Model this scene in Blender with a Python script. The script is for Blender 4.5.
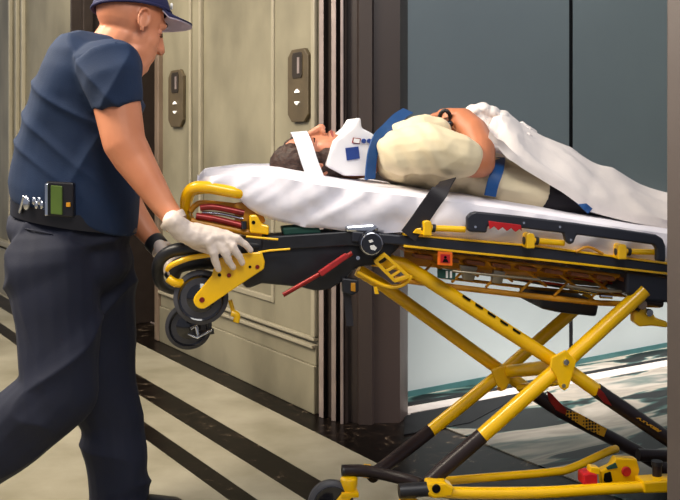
import bpy, math, random
from mathutils import Vector, Matrix, noise
random.seed(3)
for o in list(bpy.data.objects): bpy.data.objects.remove(o)
SC = bpy.context.scene
COL = SC.collection
PI = math.pi
# ------------------------------------------------------------ camera, light, exposure
F = 981.0; H = 1.15; HX = 340.0; HY = 139.0
cd = bpy.data.cameras.new('camera'); cam = bpy.data.objects.new('camera', cd); COL.objects.link(cam)
cam.location = (0, 0, H); cam.rotation_euler = (PI/2, 0, 0)
cd.sensor_width = 36; cd.lens = F/680*36; cd.shift_y = -(250-HY)/680; cd.clip_start = .05
SC.camera = cam
w = bpy.data.worlds.new('world'); SC.world = w; w.use_nodes = True
w.node_tree.nodes['Background'].inputs[0].default_value = (.80, .84, 1.0, 1)
w.node_tree.nodes['Background'].inputs[1].default_value = .34
def area(name, loc, tgt, size, power, col):
    l = bpy.data.lights.new(name, 'AREA'); l.shape = 'RECTANGLE'; l.size, l.size_y = size; l.energy = power; l.color = col
    o = bpy.data.objects.new(name, l); COL.objects.link(o); o.location = loc
    o.rotation_euler = (Vector(tgt)-Vector(loc)).to_track_quat('-Z', 'Y').to_euler(); return o
area('lobby_ceiling_light', (-2.3, 2.0, 3.6), (0.0, 3.0, .8), (1.2, 1.2), 185, (1, .89, .72))
area('lobby_ceiling_light', (.6, .4, 3.3), (.2, 3.2, .7), (1.6, 1.2), 62, (1, .97, .92))
area('lobby_ceiling_light', (-2.2, 4.6, 3.3), (-2.0, 6.0, .4), (1.2, 1.2), 70, (1, .90, .72))
area('lobby_side_light', (-2.7, 3.3, 2.5), (-.75, 2.85, 1.2), (.7, .7), 48, (1, .90, .76))
area('cab_ceiling_light', (2.0, 4.2, 2.75), (2.0, 4.2, 0), (1.4, 1.2), 8, (1, .97, .95))
def spot(name, loc, tgt, power, ang, col=(1, .97, .95)):
    l = bpy.data.lights.new(name, 'SPOT'); l.energy = power; l.color = col; l.spot_size = math.radians(ang); l.spot_blend = 1; l.shadow_soft_size = .12
    o = bpy.data.objects.new(name, l); COL.objects.link(o); o.location = loc
    o.rotation_euler = (Vector(tgt)-Vector(loc)).to_track_quat('-Z', 'Y').to_euler()
for k_ in range(6):     # row of unseen spots added to brighten the foot of the cab wall
    bx, by = .45+k_*.40, 4.44+k_*.265
    spot('added_cab_spot', (bx+1.15, by-1.62, 2.7), (bx, by, -.12), 1050, 27, (1, .89, .85))
SC.view_settings.view_transform = 'Standard'; SC.view_settings.look = 'None'
SC.view_settings.gamma = 1; SC.view_settings.exposure = 0.0; SC.view_settings.use_curve_mapping = False

# ------------------------------------------------------------ materials
def lin(c):
    c = c/255.0
    return c/12.92 if c <= .04045 else ((c+.055)/1.055)**2.4
def rgb(c): return (lin(c[0]), lin(c[1]), lin(c[2]), 1)
def mat(name, c, rough=.5, metal=0, var=.12, scale=12, bump=0, c2=None, emit=None, coat=0, bscale=60, dist=.002, stretch=(1, 1, 1)):
    m = bpy.data.materials.new(name); m.use_nodes = True
    nt = m.node_tree; b = nt.nodes['Principled BSDF']
    b.inputs['Roughness'].default_value = rough; b.inputs['Metallic'].default_value = metal
    if coat: b.inputs['Coat Weight'].default_value = coat
    tc = nt.nodes.new('ShaderNodeTexCoord'); mp = nt.nodes.new('ShaderNodeMapping')
    mp.inputs['Scale'].default_value = stretch
    nt.links.new(tc.outputs['Object'], mp.inputs[0])
    n = nt.nodes.new('ShaderNodeTexNoise'); n.inputs['Scale'].default_value = scale; n.inputs['Detail'].default_value = 5
    nt.links.new(mp.outputs[0], n.inputs['Vector'])
    r = nt.nodes.new('ShaderNodeValToRGB')
    a = rgb(c)
    if c2: e = rgb(c2)
    else: e = tuple(x*(1+var) for x in a[:3])+(1,); a = tuple(x*(1-var) for x in a[:3])+(1,)
    r.color_ramp.elements[0].color = a; r.color_ramp.elements[1].color = e
    r.color_ramp.elements[0].position = .35; r.color_ramp.elements[1].position = .65
    nt.links.new(n.outputs[0], r.inputs[0]); nt.links.new(r.outputs[0], b.inputs['Base Color'])
    if bump:
        n2 = nt.nodes.new('ShaderNodeTexNoise'); n2.inputs['Scale'].default_value = bscale
        nt.links.new(tc.outputs['Object'], n2.inputs['Vector'])
        bp = nt.nodes.new('ShaderNodeBump'); bp.inputs['Strength'].default_value = bump; bp.inputs['Distance'].default_value = dist
        nt.links.new(n2.outputs[0], bp.inputs['Height']); nt.links.new(bp.outputs[0], b.inputs['Normal'])
    if emit:
        b.inputs['Emission Color'].default_value = rgb(emit[0]); b.inputs['Emission Strength'].default_value = emit[1]
    return m
M = dict(
 stone=mat('beige_stone', (108, 102, 84), .5, c2=(138, 131, 110), scale=2.6, stretch=(1, 1, .7)),
 stone_l=mat('pale_stone_moulding', (148, 140, 120), .4, var=.05),
 bronze=mat('dark_bronze', (60, 51, 48), .42, .2, var=.12, scale=3, stretch=(1, 1, .3)),
 bronze_l=mat('pale_bronze', (168, 152, 146), .33, .5, var=.1),  # paler bronze for jamb strips, sill lines and slot linings
 bronze_d=mat('deep_brown_bronze', (52, 44, 40), .4, .3),  # own dark brown of the far door reveal
 bronze_m=mat('bronze_door', (112, 94, 78), .4, .3, c2=(132, 114, 98), scale=3),
 jamb=mat('grey_bronze_jamb', (92, 83, 79), .45, .2, var=.06, scale=4),
 plate=mat('bronze_plate', (86, 74, 54), .45, .2), plate_d=mat('dark_bronze_plate', (48, 40, 30), .4, .2),
 arrow=mat('lit_arrow', (255, 250, 240), .5, emit=((255, 250, 240), .45)),
 steel=mat('satin_cab_steel', (146, 157, 157), .40, .5, var=.03, scale=1.5),
 black=mat('black_gap', (10, 10, 12), .5),
 yellow=mat('yellow_paint', (250, 194, 0), .28, .0, var=.05, coat=.35),
 amber=mat('amber_paint', (196, 134, 22), .4, .0, var=.2),
 brown=mat('brown_slat', (128, 72, 34), .5, var=.3, scale=30),
 grip=mat('black_rubber', (30, 30, 34), .42, var=.2),
 rail=mat('charcoal_plastic', (34, 36, 46), .4, var=.1),
 vinyl=mat('black_vinyl', (22, 23, 30), .45, var=.2, bump=.4, bscale=14, dist=.01),
 web=mat('black_webbing', (24, 20, 28), .6, var=.15, bump=.3, bscale=300),
 tyre=mat('grey_tyre', (62, 62, 68), .5), hub=mat('gloss_black_hub', (22, 22, 28), .13, coat=.5),
 sleeve=mat('brown_black_sleeve', (42, 32, 32), .35, var=.2),
 chrome=mat('chrome', (205, 208, 215), .18, 1), alu=mat('dull_aluminium', (150, 140, 120), .35, .7),
 red=mat('red_plastic', (190, 26, 32), .35), redd=mat('dark_red_metal', (138, 34, 30), .3, .3, var=.25, scale=30),
 orange=mat('orange_label', (244, 110, 20), .5), grip_red=mat('worn_red_grip', (158, 32, 34), .4, var=.25, scale=40),
 green=mat('green_canvas', (20, 70, 58), .7),
 sheet=mat('white_sheet', (232, 228, 236), .8, var=.02, bump=.25, bscale=25, dist=.006),
 blanket=mat('off_white_blanket', (226, 217, 212), .85, var=.03, bump=.3, bscale=30, dist=.006),
 tape=mat('white_tape', (240, 240, 244), .6, var=.01),
 collar=mat('collar_foam', (232, 230, 232), .5, var=.02),
 blue=mat('blue_strap', (6, 70, 130), .5, var=.08, bump=.3, bscale=250),
 label_blue=mat('blue_label', (26, 56, 126), .5), shirt=mat('cream_shirt', (228, 212, 176), .8, var=.05, bump=.2, bscale=40, dist=.004),
 trouser=mat('black_trouser', (28, 24, 30), .8), skin=mat('tanned_skin', (200, 126, 90), .45, c2=(212, 140, 104), scale=8),
 skin_p=mat('ruddy_skin', (200, 130, 98), .45, c2=(216, 142, 112), scale=14),
 arm_p=mat('brown_arm_skin', (186, 116, 80), .42, var=.08),
 lip=mat('lip', (150, 70, 66), .4), eye=mat('eye_white', (225, 220, 212), .2), iris=mat('iris', (40, 26, 18), .2),
 hair=mat('dark_brown_hair', (44, 28, 22), .6, c2=(74, 48, 36), scale=70, bump=.8, bscale=120, dist=.004, stretch=(1, 1, 5)),
 stubble=mat('shaved_hair', (176, 132, 96), .6, c2=(196, 150, 112), scale=200),
 navy=mat('navy_shirt', (11, 36, 68), .85, var=.1, scale=8, bump=.25, bscale=260),
 navyd=mat('navy_trouser', (10, 17, 40), .8, var=.12, scale=8, bump=.2, bscale=300),
 cap=mat('navy_cap', (26, 28, 74), .7, var=.1, bump=.3, bscale=400), brim=mat('grey_brim_lining', (176, 164, 178), .8, var=.05),
 glove=mat('latex_glove', (230, 214, 202), .4, var=.05, scale=25, bump=.35, bscale=90, dist=.003),
 belt=mat('black_leather', (22, 20, 24), .35), lcd=mat('green_screen', (74, 94, 36), .3, emit=((84, 104, 40), .1)),
 white=mat('white_mark', (232, 230, 226), .5, var=.02), shoe=mat('black_boot', (20, 20, 22), .3),
)
for k_ in ('black', 'sleeve', 'bronze_d'): M[k_].node_tree.nodes['Principled BSDF'].inputs['Specular IOR Level'].default_value = .12 if k_ == 'black' else .3
# floors with bands of stone
def vmath(nt, op, a, b=None):
    n = nt.nodes.new('ShaderNodeMath'); n.operation = op
    for i, x in enumerate((a, b)):
        if x is None: continue
        if isinstance(x, (int, float)): n.inputs[i].default_value = x
        else: nt.links.new(x, n.inputs[i])
    return n.outputs[0]
def ramp(nt, fac, stops):
    r = nt.nodes.new('ShaderNodeValToRGB'); nt.links.new(fac, r.inputs[0])
    while len(r.color_ramp.elements) < len(stops): r.color_ramp.elements.new(.5)
    for e, (p, c) in zip(r.color_ramp.elements, stops): e.position = p; e.color = rgb(c)
    return r.outputs[0]
def nz(nt, vec, scale, detail=6, dist=0, rough=.55):
    n = nt.nodes.new('ShaderNodeTexNoise'); n.inputs['Scale'].default_value = scale; n.inputs['Detail'].default_value = detail
    n.inputs['Distortion'].default_value = dist; n.inputs['Roughness'].default_value = rough
    nt.links.new(vec, n.inputs['Vector']); return n.outputs[0]

def ray(px, py): return Vector(((px-HX)/F, 1, -(py-HY)/F))
def P(px, py, Y): return Vector((0, 0, H))+ray(px, py)*Y
def G(px, py):
    Y = H*F/(py-HY); return P(px, py, Y)
dL = Vector((-607, 981, 0)).normalized(); dR = Vector((dL.y, -dL.x, 0))
def nn(*pts): return sum(G(*p).dot(dR) for p in pts)/len(pts)
n1u = nn((204.7, 360), (318, 414)); n1l = nn((170.9, 360), (340, 443.9))
n2u = nn((135.4, 373.5), (334.9, 488.5)); n2l = nn((135.4, 395.5), (312.9, 500))
n3u = nn((144.8, 422.5), (258.8, 500)); n3l = nn((144.8, 438.5), (228.4, 500))
nsill = nn((424, 424), (583, 479))
def floor_mat():
    m = bpy.data.materials.new('banded_marble_floor'); m.use_nodes = True; nt = m.node_tree; b = nt.nodes['Principled BSDF']
    tc = nt.nodes.new('ShaderNodeTexCoord'); sx = nt.nodes.new('ShaderNodeSeparateXYZ'); nt.links.new(tc.outputs['Object'], sx.inputs[0])
    n = vmath(nt, 'ADD', vmath(nt, 'MULTIPLY', sx.outputs[0], dR.x), vmath(nt, 'MULTIPLY', sx.outputs[1], dR.y))
    def band(a, c): return vmath(nt, 'MULTIPLY', vmath(nt, 'GREATER_THAN', n, a), vmath(nt, 'LESS_THAN', n, c))
    f = vmath(nt, 'ADD', vmath(nt, 'ADD', band(n3l, n3u), band(n2l, n2u)), vmath(nt, 'GREATER_THAN', n, n1l))
    light = ramp(nt, nz(nt, tc.outputs['Object'], 3, 8), [(.3, (128, 122, 103)), (.7, (162, 155, 137))])
    dark = ramp(nt, nz(nt, tc.outputs['Object'], 9, 9, 1.6, .7), [(.40, (9, 7, 6)), (.55, (20, 15, 12)), (.61, (40, 32, 26)), (.67, (104, 92, 76)), (.71, (24, 18, 15))])
    mx = nt.nodes.new('ShaderNodeMix'); mx.data_type = 'RGBA'
    nt.links.new(f, mx.inputs[0]); nt.links.new(light, mx.inputs[6]); nt.links.new(dark, mx.inputs[7])
    nt.links.new(mx.outputs[2], b.inputs['Base Color']); b.inputs['Roughness'].default_value = .28
    b.inputs['Specular IOR Level'].default_value = .06
    return m
def cab_floor_mat():
    m = bpy.data.materials.new('streaked_marble_cab_floor'); m.use_nodes = True; nt = m.node_tree; b = nt.nodes['Principled BSDF']
    tc = nt.nodes.new('ShaderNodeTexCoord'); mp = nt.nodes.new('ShaderNodeMapping')
    m0 = nt.nodes.new('ShaderNodeMapping'); m0.inputs['Rotation'].default_value = (0, 0, -math.atan2(dR.y, dR.x)); mp.inputs['Scale'].default_value = (.55, 2.0, 1)
    nt.links.new(tc.outputs['Object'], m0.inputs[0])
    nt.links.new(m0.outputs[0], mp.inputs[0])
    c = ramp(nt, nz(nt, mp.outputs[0], 2.3, 4, .5, .5), [(.44, (8, 9, 9)), (.46, (40, 66, 62)), (.48, (124, 119, 108)), (.53, (104, 101, 92)), (.6, (130, 126, 116)), (.66, (70, 80, 75)), (.7, (112, 108, 100))])
    nt.links.new(c, b.inputs['Base Color']); b.inputs['Roughness'].default_value = .36; b.inputs['Specular IOR Level'].default_value = .12
    return m

# ------------------------------------------------------------ mesh builder
def frames(pts, closed=False):
    n = len(pts); out = []; prev = None
    for i in range(n):
        if closed: t = (pts[(i+1) % n]-pts[i-1])
        else: t = pts[min(i+1, n-1)]-pts[max(i-1, 0)]
        t.normalize()
        if prev is None:
            a = Vector((0, 0, 1)) if abs(t.z) < .9 else Vector((0, 1, 0))
            s = t.cross(a).normalized()
        else:
            s = (prev-t*prev.dot(t)); s.normalize()
        prev = s; out.append((t, s, s.cross(t)))
    return out
def smooth_path(pts, k=6, closed=False):
    pts = [Vector(p) for p in pts]; n = len(pts); out = []
    rng = range(n) if closed else range(n-1)
    for i in rng:
        if closed: a, b, c, d = pts[i-1], pts[i], pts[(i+1) % n], pts[(i+2) % n]
        else: a, b, c, d = pts[max(i-1, 0)], pts[i], pts[i+1], pts[min(i+2, n-1)]
        for j in range(k):
            t = j/k
            out.append(.5*((2*b)+(c-a)*t+(2*a-5*b+4*c-d)*t*t+(3*b-a-3*c+d)*t**3))
    if not closed: out.append(pts[-1])
    return out
class MB:
    def __init__(s): s.v = []; s.f = []
    def add(s, v, f):
        k = len(s.v); s.v += [Vector(x) for x in v]; s.f += [tuple(i+k for i in q) for q in f]; return s
    def tube(s, pts, r, seg=14, closed=False, sm=0, flat=1):
        pts = [Vector(p) for p in pts]
        if isinstance(r, (int, float)): r = [r]*len(pts)
        if sm:
            n0 = len(pts); pts = smooth_path(pts, sm, closed)
            r = [r[min(int(i/sm), n0-1)]*(1-(i % sm)/sm)+r[min(int(i/sm)+1, n0-1) if not closed else (int(i/sm)+1) % n0]*((i % sm)/sm) for i in range(len(pts))]
        fr = frames(pts, closed); v = []; f = []
        for p, rr, (t, a, b) in zip(pts, r, fr):
            for j in range(seg):
                th = 2*PI*j/seg; v.append(p+a*math.cos(th)*rr+b*math.sin(th)*rr*flat)
        n = len(pts)
        for i in range(n if closed else n-1):
            for j in range(seg):
                k = (i+1) % n
                f.append((i*seg+j, i*seg+(j+1) % seg, k*seg+(j+1) % seg, k*seg+j))
        if not closed: f.append(tuple(reversed(range(seg)))); f.append(tuple(range((n-1)*seg, n*seg)))
        return s.add(v, f)
    def prism(s, poly, off):
        poly = [Vector(p) for p in poly]; off = Vector(off); n = len(poly)
        v = poly+[p+off for p in poly]
        f = [tuple(range(n)), tuple(reversed(range(n, 2*n)))]+[(i, (i+1) % n+0, (i+1) % n+n, i+n) for i in range(n)]
        f = [tuple(reversed(q)) if k > 1 else q for k, q in enumerate(f)]
        return s.add(v, f)
    def box(s, o, ax, ay, az):
        o, ax, ay, az = map(Vector, (o, ax, ay, az))
        return s.prism([o, o+ax, o+ax+ay, o+ay], az)
    def ell(s, c, r, R=None, seg=24, rings=14):
        R = R or Matrix.Identity(3); v = []; f = []
        for i in range(rings+1):
            ph = PI*i/rings
            for j in range(seg):
                th = 2*PI*j/seg
                v.append(Vector(c)+R @ Vector((r[0]*math.sin(ph)*math.cos(th), r[1]*math.sin(ph)*math.sin(th), r[2]*math.cos(ph))))
        for i in range(rings):
            for j in range(seg): f.append((i*seg+j, (i+1)*seg+j, (i+1)*seg+(j+1) % seg, i*seg+(j+1) % seg))
        return s.add(v, f)
    def cap(s, a, b, ra, rb, seg=18, stretch=None):
        a = Vector(a); b = Vector(b); d = (b-a); L = d.length; d.normalize()
        pts = []; rr = []
        for i in range(5, 0, -1):
            th = PI/2*i/5.2; pts.append(a-d*ra*math.sin(th)); rr.append(ra*math.cos(th))
        pts.append(a); rr.append(ra); pts.append(b); rr.append(rb)
        for i in range(1, 6):
            th = PI/2*i/5.2; pts.append(b+d*rb*math.sin(th)); rr.append(rb*math.cos(th))
        return s.tube(pts, rr, seg)
    def chain(s, L):
        for (a, ra), (b, rb) in zip(L, L[1:]): s.cap(a, b, ra, rb)
        return s
    def lathe(s, c, axis, prof, seg=32):
        # prof: (offset along axis, radius)
        axis = Vector(axis).normalized(); a = Vector((0, 0, 1)) if abs(axis.z) < .9 else Vector((1, 0, 0))
        u = axis.cross(a).normalized(); w_ = u.cross(axis); v = []; f = []; n = len(prof)
        for (o, r) in prof:
            for j in range(seg):
                th = 2*PI*j/seg; v.append(Vector(c)+axis*o+u*r*math.cos(th)+w_*r*math.sin(th))
        for i in range(n-1):
            for j in range(seg): f.append((i*seg+j, (i+1)*seg+j, (i+1)*seg+(j+1) % seg, i*seg+(j+1) % seg))
        f.append(tuple(range(seg))); f.append(tuple(reversed(range((n-1)*seg, n*seg))))
        return s.add(v, f)
    def ribbon(s, pts, wdir, width, thick):
        # flat strap along pts, width along wdir, thickness along the normal
        pts = smooth_path(pts, 6); v = []; f = []; n = len(pts); wd = Vector(wdir).normalized()
        for i, p in enumerate(pts):
            t = (pts[min(i+1, n-1)]-pts[max(i-1, 0)]).normalized()
            a = (wd-t*wd.dot(t)).normalized(); nrm = t.cross(a)
            for x, y in ((-1, -1), (1, -1), (1, 1), (-1, 1)): v.append(p+a*width*.5*x+nrm*thick*.5*y)
        for i in range(n-1):
            for j in range(4): f.append((i*4+j, i*4+(j+1) % 4, (i+1)*4+(j+1) % 4, (i+1)*4+j))
        f += [(3, 2, 1, 0), tuple(range((n-1)*4, n*4))]
        return s.add(v, f)
    def build(s, name, m, parent=None, smooth=35, bevel=0, remesh=0, sm=6, disp=None, kind=None, label=None):
        me = bpy.data.meshes.new(name); me.from_pydata([tuple(x) for x in s.v], [], s.f); me.validate()
        o = bpy.data.objects.new(name, me); COL.objects.link(o)
        import bmesh
        bm = bmesh.new(); bm.from_mesh(me); bmesh.ops.recalc_face_normals(bm, faces=bm.faces); bm.to_mesh(me); bm.free()
        if remesh:
            r = o.modifiers.new('r', 'REMESH'); r.mode = 'VOXEL'; r.voxel_size = remesh
            if sm:
                q = o.modifiers.new('s', 'SMOOTH'); q.iterations = sm; q.factor = .5
        if bevel:
            q = o.modifiers.new('b', 'BEVEL'); q.width = bevel; q.segments = 2; q.limit_method = 'ANGLE'
        if o.modifiers:
            dg = bpy.context.evaluated_depsgraph_get(); dg.update()
            ne = bpy.data.meshes.new_from_object(o.evaluated_get(dg)); o.modifiers.clear(); o.data = ne; bpy.data.meshes.remove(me); me = ne; me.name = name
        if disp:
            cs = [v.co+v.normal*disp(v.co, v.normal) for v in me.vertices]
            for v, c in zip(me.vertices, cs): v.co = c
        me.materials.clear(); me.materials.append(M[m] if isinstance(m, str) else m)
        for p in me.polygons: p.use_smooth = bool(smooth)
        if smooth and not remesh: me.set_sharp_from_angle(angle=math.radians(smooth))
        if parent:
            o.parent = parent; o.matrix_parent_inverse = Matrix.Translation(-parent.location) if parent.type == 'EMPTY' else parent.matrix_parent_inverse.inverted() @ parent.matrix_parent_inverse
            if parent.type != 'EMPTY': o.matrix_parent_inverse = Matrix.Identity(4)
        if kind: o['kind'] = kind
        if label: o['label'] = label
        return o
def empty(name, loc, label, cat, group=None):
    o = bpy.data.objects.new(name, None); COL.objects.link(o); o.location = loc; o.empty_display_size = .1
    o['label'] = label; o['category'] = cat
    if group: o['group'] = group
    return o
def tag(o, label, cat, group=None):
    # recentre the origin to the base of the mesh
    me = o.data; vs = [v.co for v in me.vertices]
    c = Vector(((min(v.x for v in vs)+max(v.x for v in vs))/2, (min(v.y for v in vs)+max(v.y for v in vs))/2, min(v.z for v in vs)))
    if not o.children:
        me.transform(Matrix.Translation(-c)); o.location = c
    o['label'] = label; o['category'] = cat
    if group: o['group'] = group
    return o
def fbm(p, s, seed=0): return noise.noise(Vector((p.x*s+seed, p.y*s-seed, p.z*s+seed*2)))

# ------------------------------------------------------------ the setting
W0 = G(318, 414)
def L(t, o, z): return Vector((W0.x, W0.y, 0))+dL*t-dR*o+Vector((0, 0, z))
def LB(mb, t0, t1, o0, o1, z0, z1): return mb.box(L(t0, o0, z0), dL*(t1-t0), -dR*(o1-o0), (0, 0, z1-z0))
TOP = 2.75
MB().add([(-9, -2, 0), (4.5, -2, 0), (4.5, 13, 0), (-9, 13, 0), (-9, -2, -.1), (4.5, -2, -.1), (4.5, 13, -.1), (-9, 13, -.1)],
         [(0, 1, 2, 3), (7, 6, 5, 4), (0, 4, 5, 1), (1, 5, 6, 2), (2, 6, 7, 3), (3, 7, 4, 0)]).build('floor', floor_mat(), smooth=0, kind='structure')
# wall between the two lifts
wm = MB(); LB(wm, 0, 1.745, -.3, -.012, 0, TOP)
LB(wm, 0, .385, -.02, 0, 0, TOP); LB(wm, 1.225, 1.745, -.02, 0, 0, TOP); LB(wm, .385, 1.225, -.02, 0, 0, .41)
wm.build('wall_left', 'stone', smooth=0, bevel=.003, kind='structure')
bb = MB(); LB(bb, -.0, 1.745, 0, .020, 0, .20); LB(bb, 0, 1.745, 0, .012, .20, .28)
bb.build('baseboard_left', 'stone', smooth=0, bevel=.004, kind='structure')
bc = MB(); LB(bc, 0, 1.745, 0, .030, .275, .29); LB(bc, 0, 1.745, 0, .022, .305, .318)
bc.build('trim_1', 'stone_l', smooth=0, bevel=.003, kind='structure')
pm = MB()
for (a, b_, c, d) in ((.385, .41, .41, TOP), (1.20, 1.225, .41, TOP), (.41, 1.20, .41, .435)): LB(pm, a, b_, -.012, .008, c, d)
LB(pm, 1.32, 1.345, 0, .012, .34, TOP)
pm.build('trim_2', 'stone_l', smooth=0, bevel=.004, kind='structure')
pv = MB(); LB(pv, .0, .03, 0, .02, .32, TOP); pv.build('trim_3', 'stone_l', smooth=0, bevel=.006, kind='structure')
# lift beside it: recessed bronze doors with frame
dm = MB(); LB(dm, 1.745, 4.2, -.36, -.30, 0, 2.3); LB(dm, 2.8, 2.84, -.3, -.285, 0, 2.3)
for t in (2.1, 2.35): LB(dm, t, t+.03, -.3, -.29, 0, 2.3)
dm.build('door_1', 'bronze_m', smooth=0, bevel=.003, kind='structure')
fm = MB(); LB(fm, 1.745, 1.80, -.30, .03, 0, TOP); fm.build('trim_4', 'bronze_m', smooth=0, bevel=.008, kind='structure')
sl = MB()
for o_ in (-.29, -.22, -.15): LB(sl, 1.95, 3.7, o_, o_+.008, 0.0, .006)
sl.build('trim_5', 'bronze_l', smooth=0, kind='structure')
wf = MB(); oo = 2.0
def on_plane(px, o):   # t where the column px meets the plane offset o
    s_ = (px-HX)/F; a = Vector((W0.x, W0.y, 0))-dR*o
    return (s_*a.y-a.x)/(dL.x-s_*dL.y)
oW = (W0.dot(dR)-G(0, 290).dot(dR))
t70 = on_plane(71, oW)
LB(wf, t70, t70+4, -.36, oW, 0, TOP)
wf.build('wall_far_left', 'stone', smooth=0, kind='structure')
wf2 = MB()
for px in (13, 20, 26): 
    t = on_plane(px, oW); LB(wf2, t, t+.035, oW, oW+.03, .35, TOP)
LB(wf2, t70, t70+4, oW, oW+.05, .36, .40); LB(wf2, t70, t70+4, oW, oW+.03, 0, .34)
wf2.build('trim_6', 'stone_l', smooth=0, bevel=.006, kind='structure')
rv = MB(); LB(rv, t70-.02, t70+.001, -.36, oW+.005, 0, TOP); LB(rv, t70-.05, t70-.02, oW-.12, oW-.06, 0, TOP)
rv.build('trim_7', 'bronze_d', smooth=0, bevel=.004, kind='structure')
# moulded bronze jamb of the open lift
foot = [(318.5, 413), (325, 418), (326, 416.2), (331, 418), (333, 420.5), (336, 421), (337, 418.8), (340, 420), (342, 423), (346, 424), (348, 422.2), (357, 423), (359, 424.5), (372, 425), (374, 423.5), (400, 422.5), (407.8, 416)]
gp = [G(*p) for p in foot]; back = [G(407.8, 399)+dR*.0, G(407.8, 399)-Vector((.0, -.25, 0)), L(0, -.32, 0)]
cp = MB(); cp.prism(gp+back, (0, 0, TOP)); cp.build('trim_8', 'bronze', smooth=20, kind='structure')
st = MB()
for (a, b_) in (((331.5, 421), (336, 421.5)), ((340.5, 424.5), (343.5, 424.5)), ((319, 417), (323.5, 418.5))):
    A = G(*a); B = G(*b_); st.box(A, B-A, Vector((0, .02, 0)), (0, 0, TOP))
st.build('trim_9', 'bronze_l', smooth=0, bevel=.002, kind='structure')
# cab
cA = G(407, 398); cB = G(666, 348); cdv = (cB-cA).normalized(); cn = Vector((-cdv.y, cdv.x, 0))
Ls = (cB-cA).length
def cray(px):  # distance along the cab wall under column px
    s_ = (px-HX)/F; return (s_*cA.y-cA.x)/(cdv.x-s_*cdv.y)
s571 = cray(571)
MB().box(cA-cdv*.0, cdv*(s571-.014), cn*.05, (0, 0, TOP)).box(cA+cdv*(s571+.014), cdv*(3.4-s571), cn*.05, (0, 0, TOP)).build('wall_cab_left', 'steel', smooth=0, kind='structure')
MB().box(cA+cdv*(s571-.0135)+cn*.002, cdv*.027, cn*.03, (0, 0, TOP)).build('trim_10', 'black', smooth=0, kind='structure')
MB().box(cA+cdv*3.4, cdv*.05, -cn*2.6, (0, 0, TOP)).build('wall_cab_back', 'steel', smooth=0, kind='structure')
# cab floor: a slab whose lobby edge is the sill line
a = Vector((dR.x*nsill, dR.y*nsill, 0))
def sill(px):
    s_ = (px-HX)/F; t = (s_*a.y-a.x)/(dL.x-s_*dL.y); return a+dL*t
e0 = sill(404); e1 = a-dL*(-a.dot(dL)) ; e1 = e0-dL*3.1
cf = MB(); cf.prism([e0, e1, e1+dR*4.0, cA+cdv*3.45+cn*.02, cA-cdv*.1+cn*.02], (0, 0, .004)); cfo = cf.build('floor_cab', cab_floor_mat(), smooth=0, kind='structure')
MB().box(cA+cdv*.0-cn*.004, cdv*3.4, cn*.006, (0, 0, .03)).build('baseboard_cab', mat('dark_teal_skirting', (40, 70, 70), .3), smooth=0, kind='structure')
def strip(pa, pb, pc, pd, m, name, h):
    MB().prism([G(*pa), G(*pb), G(*pc), G(*pd)], (0, 0, h)).build(name, m, smooth=0, kind='structure')
strip((404, 409), (404, 415.5), (760, 350.3), (760, 344.3), mat('pale_inlay', (150, 146, 140), .5), 'trim_11', .0065)
strip((404, 417), (404, 436), (470, 424), (530, 392), 'black', 'trim_12', .006)
strip((404, 405), (404, 408), (760, 344), (760, 342), 'black', 'trim_13', .006)
# near jamb at the right edge of the opening
j0 = P(666.5, 139, 2.46); j0.z = 0
MB().box(j0, -dL*.5, dR*.05, (0, 0, TOP)).box(j0+Vector((.02, -.012, 0)), -dL*.06, dR*.014, (0, 0, TOP)).build('trim_14', 'jamb', smooth=0, bevel=.004, kind='structure')

# call panels
def call_panel(x0, x1, y0, y1, label):
    ta, tb = on_plane(x1, 0), on_plane(x0, 0); tm = (ta+tb)/2; Y = L(tm, 0, 0).y
    z1 = H-(y0-HY)/F*Y; z0 = H-(y1-HY)/F*Y; wd = tb-ta; h = z1-z0; c = wd*.15
    e = empty('elevator_call_panel', L(tm, 0, z0), label, 'elevator call panel', 'bronze call panels on the beige wall')
    def po(pts, o0, o1, mname, name, par, **k):
        m = MB(); m.prism([L(ta+wd*p[0], o0, z0+h*p[1]) for p in pts], -dR*(o1-o0)); return m.build(name, mname, par, smooth=0, **k)
    cx, cy = .2, .2*wd/h*.9
    po([(cx, 0), (1-cx, 0), (1, cy), (1, 1-cy), (1-cx, 1), (cx, 1), (0, 1-cy), (0, cy)], .001, .02, 'plate', 'plate', e, bevel=.003)
    po([(.3, .60), (.7, .60), (.74, .64), (.74, .9), (.7, .95), (.3, .95), (.26, .9), (.26, .64)], .019, .024, 'plate_d', 'key_slot', e, bevel=.001)
    po([(.36, .66), (.46, .66), (.46, .88), (.36, .88)], .023, .027, 'bronze_l', 'slot_lining', e)
    po([(.40, .40), (.60, .40), (.60, .415), (.5, .45), (.40, .415)], .019, .026, 'arrow', 'up_arrow', e)
    po([(.40, .28), (.60, .28), (.60, .265), (.5, .23), (.40, .265)], .019, .026, 'arrow', 'down_arrow', e)
call_panel(291.5, 312, 49, 122, 'larger bronze lift call panel with lit arrows, above the patient\'s head by the dark jamb')
call_panel(171.5, 186, 70, 127, 'smaller farther bronze lift call panel with lit arrows, beside the paramedic\'s upper arm')

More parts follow.
